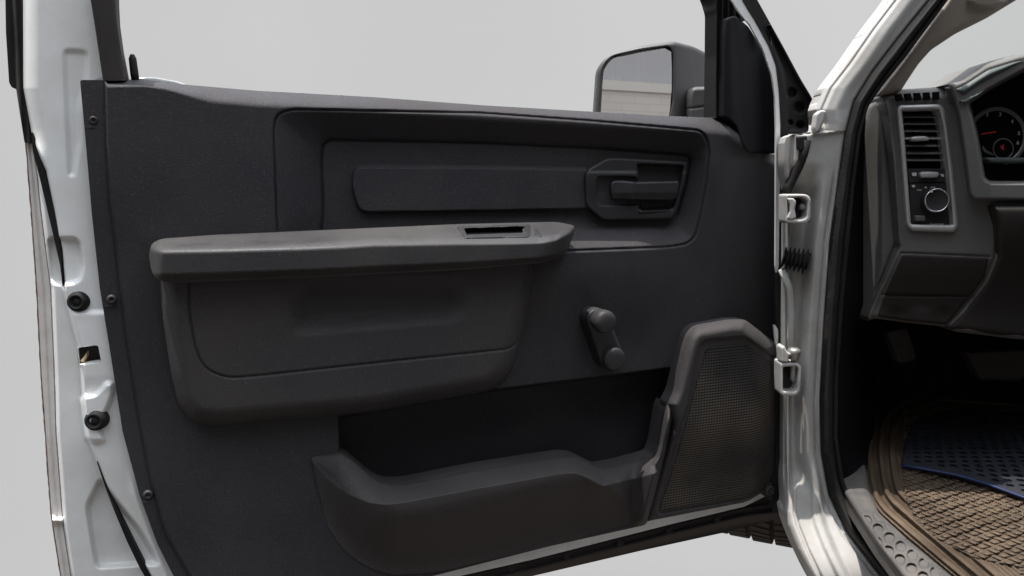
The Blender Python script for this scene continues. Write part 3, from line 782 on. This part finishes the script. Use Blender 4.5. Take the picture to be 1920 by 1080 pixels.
# cowl hinge bits at the foot of the A-pillar
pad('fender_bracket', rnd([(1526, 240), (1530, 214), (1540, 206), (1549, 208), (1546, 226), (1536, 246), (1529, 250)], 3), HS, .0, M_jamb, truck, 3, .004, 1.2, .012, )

# ------------------------------------------------------------------ body side: A-pillar, hinge pillar, sill
BLx = [(-60, 1706), (0, 1667), (55, 1625), (120, 1580), (165, 1545), (205, 1527), (232, 1531), (246, 1531), (254, 1472), (300, 1470), (365, 1470), (420, 1468), (960, 1468), (985, 1474), (1030, 1492), (1080, 1516), (1150, 1556)]
BRx = [(-60, 1786), (0, 1747), (70, 1690), (135, 1640), (190, 1606), (250, 1590), (350, 1576), (450, 1562), (600, 1551), (750, 1543), (850, 1545), (930, 1560), (1000, 1594), (1080, 1655), (1150, 1716)]
def bl(Y): return np.interp(Y, [a[0] for a in BLx], [a[1] for a in BLx])
def br(Y): return np.interp(Y, [a[0] for a in BRx], [a[1] for a in BRx])
body_o = [(x, y) for y, x in BLx] + [(x, y) for y, x in BRx[::-1]]
body_o = rnd(body_o, 14, 2)
def h_body(X, Y):
    l = bl(Y); r = br(Y); t = (X - l) / (r - l)
    low = ss((Y - 300) / 80); bot = ss((Y - 860) / 90)
    mid = low * (1 - bot)
    h = -.004 - .055 * (1 - circ((r - X) / 60)) * 0
    # hinge face: set back, then a rolled shoulder, then the lip to the seal
    sh = r - 46 + 8 * bot
    h = h - .032 * (1 - ss((X - sh + 14) / 32)) * mid
    h = h - .035 * (1 - circ((X - l) / 26)) * (1 - mid) * np.maximum(ss((242 - Y) / 14), bot)
    h = h - .006 * band(X, r - 14, 3) * low - .010 * ss((X - r + 10) / 10)
    h = h - .05 * (1 - ss((Y + 60) / 900)) * 0
    # drip channel on the pillar
    up = 1 - low
    h = h - .006 * band(X, l + 14, 3) * up + .004 * band(X, l + 42, 14) * up
    # swage lines at the bottom curve
    h = h - .006 * band(X, l + 22, 3.5) * bot + .007 * ss((X - l - 48) / 12) * bot - .010 * ss((X - l - 66) / 14) * bot
    h = h + .085 * ss((Y - 915) / 190)
    # vertical flange just behind the door edge
    h = h + .020 * band(X, 1478, 4) * mid
    return h
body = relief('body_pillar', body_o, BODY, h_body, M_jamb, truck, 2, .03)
# door-opening weather strip
SR = [(-60, 1822), (0, 1778), (105, 1700), (165, 1652), (200, 1628), (250, 1614), (350, 1602), (450, 1592), (560, 1582), (700, 1572), (820, 1570), (900, 1582), (985, 1617), (1080, 1682), (1150, 1740)]
seal2 = [(x - 1, y) for y, x in BRx] + [(x, y) for y, x in SR[::-1]]
def h_sl(X, Y):
    l = br(Y); r = np.interp(Y, [a[0] for a in SR], [a[1] for a in SR]); t = np.clip((X - l) / (r - l), 0, 1)
    return .085 * ss((Y - 915) / 190) + .004 + .016 * np.abs(np.sin(t * math.pi * 1.5)) ** .6 - .01 * ss((t - .7) / .3)
relief('opening_seal', rnd(seal2, 8, 2), BODY, h_sl, M_rubber, truck, 1.6, .03)

# beige A-pillar trim
BT = rnd([(1816, -60), (1776, 2), (1744, 48), (1700, 108), (1660, 160), (1640, 182), (1688, 172), (1702, 150), (1722, 120), (1745, 94, 6), (1790, 64, 8), (1850, 34), (1912, -4), (1990, -60)], 6, 3)
def h_bt(X, Y):
    s = sdf(BT, X, Y)
    h = -.03 - .05 * np.clip((X - (1776 - Y * .72)) / 110, 0, 1) - .012 * (1 - circ(s / 14))
    return h + .010 * ss((14 - np.hypot((X - 1850) * .35, Y - 2)) / 6)
relief('pillar_trim', BT, BODY, h_bt, M_beige, truck, 2.2, .02)

# kick panel, with black filler added up the dark gap beside the dash; sill plate
KP = rnd([(1600, 215), (1656, 215), (1640, 500), (1650, 620), (1660, 700), (1640, 800), (1625, 880), (1628, 930), (1600, 950), (1575, 890), (1566, 820), (1568, 700), (1578, 500)], 6, 2)
relief('kick_panel_and_filler', KP, BODY, lambda x, y: -.03 - .25 * np.clip((x - 1580) / 60, 0, 1) * ss((930 - y) / 120) * (.45 + .55 * ss((y - 560) / 100)), M_black, truck, 3, .01)
SILLZ = ZP(-.488)
SP = rnd([(1566, 900), (1580, 880), (1622, 868), (1630, 920), (1648, 962), (1700, 1010), (1790, 1085), (1860, 1150), (1752, 1150), (1690, 1080), (1640, 1015), (1604, 960)], 6, 3)
def h_sp(X, Y):
    s = sdf(SP, X, Y)
    h = -.012 * (1 - circ(s / 16))
    g = 0
    u = (X - 1650) * .80 + (Y - 980) * .60; v = -(X - 1650) * .60 + (Y - 980) * .80
    for i in range(-1, 14):
        for j in range(4):
            cu = i * 27 + 4 + (13.5 if j % 2 else 0); cv = -22 + j * 21 - 8
            g = np.maximum(g, 1 - ss((np.hypot((u - cu) / 1.1, v - cv) - 8.0) / 2.2))
    return h - .004 * g * ss((Y - 950) / 30) * ss((s - 6) / 6)
relief('sill_plate', SP, SILLZ, h_sp, M_sill, truck, 1.4, .02)

# ------------------------------------------------------------------ dashboard
DO = rnd([(1650, 178), (1690, 167), (1768, 163), (1800, 150), (1848, 119), (1900, 103), (1960, 96), (2150, 96), (2150, 640), (1905, 636), (1790, 622), (1772, 612, 8), (1700, 605), (1640, 597), (1622, 603), (1652, 535), (1686, 462), (1682, 400), (1674, 300), (1664, 215)], 5, 3)
VENT = rnd([(1691, 208), (1760, 206), (1768, 240), (1777, 315), (1786, 422), (1708, 421), (1702, 340), (1696, 260)], 3, 2)
CLU = rnd([(1813, 192, 6), (1850, 166), (1920, 128), (2000, 108), (2150, 108), (2150, 346), (1852, 345, 8), (1842, 335), (1830, 262), (1822, 225)], 5, 3)
SUR = rnd([(1772, 150), (1800, 150), (1848, 119), (1900, 103), (1960, 80), (2200, 80), (2200, 382), (1826, 379, 8), (1815, 368), (1806, 300), (1794, 220), (1786, 185)], 8, 3)
LINE = [(1858, 386), (1868, 420), (1866, 480), (1846, 525), (1820, 560), (1772, 614)]
def h_dash(X, Y):
    s = sdf(DO, X, Y)
    h = .0 - .012 * (1 - circ(s / 9))
    h -= .050 * ss((sdf(VENT, X, Y, reach=6)) / 3)
    sr = sdf(SUR, X, Y, reach=20)
    h += .024 * ss((sr + 2) / 10)
    h -= .085 * ss(sdf(CLU, X, Y, reach=8) / 9)
    d = pline(LINE, X, Y); h -= .006 * band(d, 0, 2.0)
    h -= .004 * band(pline([(1690, 474), (1856, 481)], X, Y), 0, 1.5) + .004 * band(pline([(1655, 552), (1826, 556)], X, Y), 0, 1.5) + .004 * band(pline([(1690, 474), (1655, 552)], X, Y), 0, 1.5)
    h -= .03 * ss((Y - 470) / 130)
    h += .012 * band(pline([(1660, 195), (1675, 300), (1681, 400), (1684, 455), (1650, 530), (1628, 595)], X, Y), 0, 5)
    h -= .02 * (1 - np.clip((Y - 165) / 18, 0, 1)) * (X < 1775)
    h += .004 * np.sin(X * .07) * ss((Y - 570) / 20)
    return h
dash = relief('dashboard', DO, DASH, h_dash, M_dash, truck, 2, .10)
boxes('dash_top', [(.575, 1.95, 1.262, 1.698, Z - .16, Z + .03)], M_dashlow, truck)
EC = rnd([(1650, 182), (1628, 198, 8), (1618, 260), (1612, 350), (1605, 450), (1602, 560), (1607, 590, 6), (1622, 601), (1650, 528), (1680, 458, 6), (1668, 330), (1656, 215)], 6, 3)
relief('dash_end_cap', EC, DASH, lambda x, y: -.016 - .05 * np.clip((1655 - x) / 50, 0, 1) - .01 * (1 - circ(sdf(EC, x, y) / 8)), M_dash, dash, 2, .02)
LC = rnd([(1862, 386), (1872, 420), (1870, 482), (1850, 527), (1824, 562), (1778, 616), (1905, 632), (2150, 636), (2150, 384)], 4, 3)
relief('steering_column_cover', LC, DASH, lambda x, y: .026 - .05 * ss((y - 400) / 200) - .01 * (1 - circ(sdf(LC, x, y) / 10)), M_dashlow, dash, 3, .02)
KN = rnd([(1692, 477), (1854, 484), (1846, 520), (1822, 553), (1774, 609), (1702, 602), (1645, 594), (1658, 553)], 4, 3)
relief('knee_panel', KN, DASH, lambda x, y: h_dash(x, y) + .003 - .003 * (1 - circ(sdf(KN, x, y) / 4)) - .003 * band(y - 555, 0, 1.5), M_dashlow, dash, 2, .008)

# vent bezel and vents
VBO = rnd([(1680, 206), (1686, 197, 5), (1762, 195), (1771, 204, 5), (1779, 260), (1787, 320), (1797, 424), (1790, 436, 7), (1710, 433), (1699, 424, 7), (1692, 330), (1686, 260)], 5, 3)
pad('vent_bezel', VBO, DASH, .008, M_satin, dash, 5, .006, 1.3, .02, holes=[VENT])
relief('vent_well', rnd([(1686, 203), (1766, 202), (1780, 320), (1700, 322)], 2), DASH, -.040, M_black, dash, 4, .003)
def vx(y, t):
    l = np.interp(y, [208, 340], [1692, 1703]); r = np.interp(y, [208, 315], [1759, 1777]); return l + (r - l) * t
for i, y in enumerate((220, 233, 246.5, 260, 274, 288, 301)):
    a, b = vx(y, 0), vx(y, 1)
    q0, q1 = at(DASH, a, y - .9, -.006), at(DASH, b, y - .7, -.006)
    q2, q3 = q1 + np.array((0, .022, .006)), q0 + np.array((0, .022, .006))
    dn = np.array((0, 0, -.0016))
    hull('vent_slat', [[q0, q1, q2, q3], [q3 + dn, q2 + dn, q1 + dn, q0 + dn], [q0 + dn, q1 + dn, q1, q0]], M_dash if i != 3 else M_satin, dash)
pad('vent_tab', rnd([(1706, 260), (1712, 256), (1734, 255), (1744, 259), (1741, 264), (1712, 265)], 3), DASH, .006, M_satin, dash, 3, .004, 1, .008)
# defroster grille on top
df = [rnd([(1678 + i * 16.5 + (1.5 * i), 176.5 - i * 1.0), (1690 + i * 16.5 + 1.2 * i, 175.8 - i * 1.0), (1694 + i * 16.2 + .8 * i, 188.5 - i * .5), (1682 + i * 16.2 + 1 * i, 189.5 - i * .5)], 1) for i in range(5)]
plates('defroster_slots', df, DASH, .006, .004, M_black, dash)
# dimmer wheel, headlamp switch
plates('dimmer_panel', [[(1702, 316), (1777, 316), (1779, 341), (1705, 342)]], DASH, -.006, .012, M_bezel, dash)
plates('headlamp_switch_panel', [[(1705, 344), (1779, 343), (1785, 422), (1709, 421)]], DASH, -.006, .012, M_bezel, dash)
pad('dimmer_wheel', rnd([(1723, 327), (1727, 322), (1758, 322), (1762, 327), (1757, 334), (1727, 334)], 3), DASH, .003, M_satin, dash, 3, .006, 1, .008)
pc = at(DASH, 1748, 376, -.006); mm = mpp(DASH, 1748, 376)
knob = lathe('headlamp_knob', pc, (-.12, -1, .04), [(23 * mm, 0), (22.5 * mm, .012), (22 * mm, .016), (20.5 * mm, .0175), (18.5 * mm, .016), (.001, .0165)], M_bezel, dash, 36)
lathe('knob_ring', pc, (-.12, -1, .04), [(22.3 * mm, .0158), (22.0 * mm, .0178), (20.8 * mm, .0186), (19.6 * mm, .0178), (19.4 * mm, .0160)], M_chrome, dash, 36, cap=False)
pad('fog_lamp_button', rnd([(1715, 404), (1735, 404), (1735, 415), (1716, 415)], 2), DASH, .0, M_dash, dash, 3, .003, 1, .006)
def sym(polys, h=-.0048, m=M_white_mark, nm='switch_symbol'): return plates(nm, polys, DASH, h, .0006, m, dash)
sym([[(1710, 324), (1718.5, 323.5), (1718.5, 330), (1711, 330)]])
sym([[(1763, 326), (1770, 327), (1770, 331.5), (1765, 331)]])
sym([ell(1713, 349, 3, 2.6, 10), ])
sym([[(1720, 355.6), (1728, 355.6), (1728, 357.2), (1720, 357.2)]])
sym([ell(1736, 351.5, 2.2, 1.8, 8)])
sym([ell(1747, 351.6, 1.6, 1.6, 8), ell(1752, 351.6, 1.6, 1.6, 8), [(1748, 351), (1751, 351), (1751, 352.4), (1748, 352.4)]])
sym([ell(1762, 356.5, 2.6, 2, 10)])
sym([ell(1745, 422 - 1.5, 1.6, 1.4, 8), [(1748, 419.8), (1758, 419.4), (1758, 421.4), (1748, 421.6)], [(1759, 419.3), (1763, 419.2), (1763, 421.4), (1759, 421.4)], [(1764, 419.2), (1769, 419.2), (1769, 421.2), (1764, 421.4)]])
q = at(DASH, 1746, 358.5, .012)
sym([[(1744, 356.5), (1749, 356), (1749, 360.5), (1744.5, 361)]], h=.0125)

# instrument cluster
plates('cluster_face', [[(1806, 182), (1850, 150), (2140, 95), (2140, 350), (1830, 350)]], DASH, -.040, .004, M_black, dash)
def ring(name, cx, cy, r0, r1, h, m_, n=48, a0=0, a1=2 * math.pi):
    t = np.linspace(a0, a1, n); V = []; F = []
    for r, hh in ((r1, h), (.5 * (r0 + r1), h + .003), (r0, h)):
        V += DASH(cx + r * np.cos(t), cy + r * 1.0 * np.sin(t), hh).tolist()
    for k in range(2):
        for i in range(n - 1):
            F.append((k * n + i, k * n + i + 1, (k + 1) * n + i + 1, (k + 1) * n + i))
    return mesh(name, V, F, m_, dash, [True] * len(F))
M_gring = mat('grey_gauge_ring', (.16, .16, .165), .35, metal=.4)
ring('gauge_ring', 1870, 256, 48, 56, -.034, M_gring, 64, math.radians(-150), math.radians(75))
ring('gauge_ring', 1881, 279, 17.5, 20, -.032, M_gring, 40)
plates('gauge_needle', [[(1840, 250.5), (1868, 246), (1868, 248), (1840, 252.5)]], DASH, -.030, .001, M_red, dash)
plates('warning_light', [[(1875, 273), (1879, 274), (1883, 270), (1881, 277), (1884, 280), (1880, 281), (1877, 277)]], DASH, -.031, .001, M_red, dash)
plates('gauge_rim_sweep', [rnd([(1842, 272), (1850, 282), (1864, 288), (1864, 292), (1848, 286), (1842, 280)], 2)], DASH, -.033, .001, M_gring, dash)
pad('cluster_lower_lip', rnd([(1846, 298), (1856, 295), (2140, 297), (2140, 308), (1858, 306)], 3), DASH, -.022, M_hood, dash, 4, .004, 2, .02)
for ch, px, py in (('2', 1851, 215), ('3', 1875.5, 215), ('4', 1898, 228), ('5', 1910.5, 250), ('6', 1908.5, 268)):
    cu = bpy.data.curves.new('digit', 'FONT'); cu.body = ch; cu.size = .0085; cu.align_x = 'CENTER'; cu.align_y = 'CENTER'; cu.extrude = .0003
    to = bpy.data.objects.new('digit', cu)
    me = bpy.data.meshes.new_from_object(to); bpy.data.objects.remove(to)
    me.materials.clear(); me.materials.append(M_white_mark)
    loc = at(DASH, px, py, -.034)
    co = np.empty(len(me.vertices) * 3); me.vertices.foreach_get('co', co); co = co.reshape(-1, 3)
    nv = np.stack([co[:, 0] + loc[0], loc[1] - co[:, 2], co[:, 1] + loc[2]], -1)
    me.vertices.foreach_set('co', nv.ravel()); me.update()
    link(bpy.data.objects.new('gauge_numeral', me), dash)
# hood over the cluster
HD = rnd([(1768, 164), (1800, 150), (1848, 119), (1900, 103), (1960, 96), (2150, 96), (2150, 118), (2000, 112), (1918, 130), (1850, 166), (1812, 192), (1800, 190), (1785, 180)], 6, 3)
relief('cluster_hood', HD, DASH, lambda x, y: .030 - .045 * (1 - circ(np.minimum(sdf(HD, x, y) , 30) / 26)) * (y < 190 - (x - 1800) * .45), M_hood, dash, 2, .08)

# ------------------------------------------------------------------ pedals
PS = YP(1.55)
pad('pedal', rnd([(1662, 622), (1700, 614), (1719, 668), (1712, 678, 4), (1682, 681, 4)], 4), PS, 0, mat('pedal_rubber', (.10, .09, .088), .7, dirt=(.1, .08, .07), dirt_amt=.4, dirt_scale=25), truck, 4, .008, 1.3, .02,
    extra=lambda x, y, s: -.003 * (np.sin((x - y * .33) * 1.1) > .4) * (s > 4))
pad('pedal', rnd([(1808, 660), (1835, 712, 6), (1912, 715, 8), (1930, 695), (1925, 655)], 6), YP(1.5), 0, mat('brake_pedal_rubber', (.07, .055, .052), .75), truck, 5, .008, 1.5, .02)
tube('pedal_arm', [at(PS, 1684, 640, -.02), at(PS, 1672, 600, -.05), at(PS, 1660, 560, -.08)], .010, M_black, truck, 8)
tube('pedal_arm', [at(YP(1.5), 1870, 680, -.02), at(YP(1.5), 1880, 620, -.05), at(YP(1.5), 1880, 560, -.08)], .010, M_black, truck, 8)

# ------------------------------------------------------------------ front wheel
wc = Vector((.825, 2.36, .452)); R_ = .405
VV = []; FF = []
def tread():
    V = []; F = []; n = 60
    xs = [-.145, -.14, -.115, -.06, .0, .06, .115, .14, .145]; rs_ = [.80, .93, .985, 1, 1.0, 1, .985, .93, .80]
    def add(x0, x1, a0, a1, ro, ri, sk=0):
        n0 = len(V)
        for r in (ri, ro):
            for (x, a) in ((x0, a0), (x1, a0 + sk), (x1, a1 + sk), (x0, a1)):
                V.append((wc.x + x, wc.y + r * math.sin(a), wc.z - r * math.cos(a)))
        for f in ((4, 5, 6, 7), (0, 1, 5, 4), (1, 2, 6, 5), (2, 3, 7, 6), (3, 0, 4, 7)): F.append(tuple(n0 + i for i in f))
    for k in range(len(xs)):
        for i in range(n):
            a = 2 * math.pi * i / n
            V.append((wc.x + xs[k], wc.y + R_ * .965 * rs_[k] * math.sin(a), wc.z - R_ * .965 * rs_[k] * math.cos(a)))
    for k in range(len(xs) - 1):
        for i in range(n):
            j = (i + 1) % n; F.append((k * n + i, k * n + j, (k + 1) * n + j, (k + 1) * n + i))
    for i in range(70):
        a = 2 * math.pi * i / 70; d = 2 * math.pi / 70
        add(-.125, -.075, a, a + d * .8, R_*.985, R_ * .95, .03); add(-.062, -.008, a + d * .2, a + d * .95, R_*.99, R_ * .95, -.025)
        add(.008, .062, a, a + d * .65, R_, R_ * .95, .025); add(.075, .125, a + d * .35, a + d * .97, R_, R_ * .94, -.03)
    return V, F
tv, tf = tread()
tv = [tuple(Matrix.Rotation(math.radians(-24), 3, 'Z') @ (Vector(v) - wc) + wc) for v in tv]
wheel = mesh('front_wheel', tv, tf, M_tire, truck)
lathe('wheel_rim', wc + Vector((-.10, .045, 0)), (-.9135, .4067, 0), [(.25, -.1), (.25, .0), (.235, .02), (.2, .005), (.08, .0), (.07, .02), (.01, .02)], M_steel, wheel, 32)

# ================================================================== FLOOR MATS (loose things)
MATS = ZP(-.508)
FM = rnd([(1640, 752), (1620, 800, 10), (1618, 850), (1624, 900), (1633, 938, 6), (1650, 962), (1700, 1006), (1770, 1065), (1812, 1100), (1880, 1160), (2150, 1160), (2150, 720), (1900, 700), (1760, 690), (1690, 715)], 10, 3)
WV = rnd([(1692, 760), (1688, 860), (1694, 930), (1716, 975), (1760, 1015), (1830, 1048), (1930, 1068), (2150, 1080), (2150, 760)], 12, 3)
def h_mat(X, Y):
    s = sdf(FM, X, Y); wv = sdf(WV, X, Y)
    P = MATS(X, Y, 0.0)
    h = .006 * circ((s + 1) / 6)
    rim = (1 - ss((wv + 2) / 4))
    h += rim * (.006 * band(s, 12, 4) - .004 * band(s, 22, 3) + .0015 * np.sin(s * .9) + .008 * band(s, 33, 5) - .005 * band(s, 44, 3) + .004 * band(s, 54, 4))
    a = math.radians(28); c, q = math.cos(a), math.sin(a)
    u = (P[:, 0] * c + P[:, 1] * q) / .0145; v = (-P[:, 0] * q + P[:, 1] * c) / .0145
    i = np.floor(u); j = np.floor(v); fu = u - i - .5; fv = v - j - .5
    m_ = ((i + j) % 2) == 0
    l_ = np.where(m_, fu, fv); ac = np.where(m_, fv, fu)
    wz_ = np.sqrt(np.clip(1 - (ac / .42) ** 2, 0, 1)) * (1 - .35 * (l_ / .5) ** 2)
    wz_ += .25 * np.sin(i * 12.9 + j * 78.2)
    h += .0048 * wz_ * ss(wv / 3)
    h += .003 * np.sin(P[:, 0] * 22) * np.sin(P[:, 1] * 17)
    return h
fm = relief('floor_mat', FM, MATS, h_mat, M_mat, None, 1.5, .006)
tag(fm, "muddy brown rubber floor mat with basket-weave ribs lying in the driver footwell", "floor mat")
BM = rnd([(1690, 872, 5), (1730, 878), (1790, 889), (1850, 906), (1920, 932), (2000, 960), (2150, 1000), (2150, 800), (1920, 775), (1800, 765), (1712, 790, 8), (1696, 830)], 6, 3)
def h_bm(X, Y):
    P = MATS(X, Y, 0.0); s = sdf(BM, X, Y)
    u = P[:, 0] / .022; v = P[:, 1] / .022; j = np.floor(v); u = u + .5 * (j % 2)
    d = np.hypot(u - np.floor(u) - .5, v - j - .5)
    return .016 + .004 * circ(s / 5) - .004 * (1 - ss((d - .18) / .14)) * (s > 8)
bm = relief('carpet_mat', BM, MATS, h_bm, M_blue, None, 1.6, .006)
tag(bm, "dark blue dimpled mat laid over the brown rubber mat, under the pedals", "mat")
tube('bound_edge', [at(MATS, x, y, .018) for x, y in ((1690, 873), (1730, 879), (1790, 890), (1850, 907), (1920, 933), (2000, 961), (2100, 990))], .0022, M_bluee, bm, 8)

# ================================================================== BUILDING seen only in the mirror
bld = bpy.data.objects.new('building', None); COL.objects.link(bld)
bld.location = (-1.25, -12.0, 0); bld.rotation_euler = (0, 0, math.radians(-40))
tag(bld, "cream block building with grey corrugated sheet above, reflected in the side mirror", "building")
def bpart(name, bs, m_):
    o = boxes(name, bs, m_, None); o.parent = bld; return o
bpart('block_wall', [(-6, 6, -.2, 0, 0, 2.98)], M_block)
bpart('wall_cap', [(-6.05, 6.05, -.22, .03, 2.983, 3.16)], M_cream)
V = []; F = []; n = 0; xs = np.arange(-4, 4, .05)
prof = [(0, 0), (.10, 0), (.13, .012), (.17, .012), (.20, 0)]
ptx = []
for k in range(60):
    for (a, b) in prof[:-1]: ptx.append((-6 + k * .2 + a, b))
for (x, yb) in ptx: V += [(x, -.10 + yb, 3.17), (x, -.10 + yb, 6.2)]
for i in range(len(ptx) - 1): F.append((2 * i, 2 * i + 2, 2 * i + 3, 2 * i + 1))
o = mesh('corrugated_cladding', V, F, M_metal, None); o.parent = bld
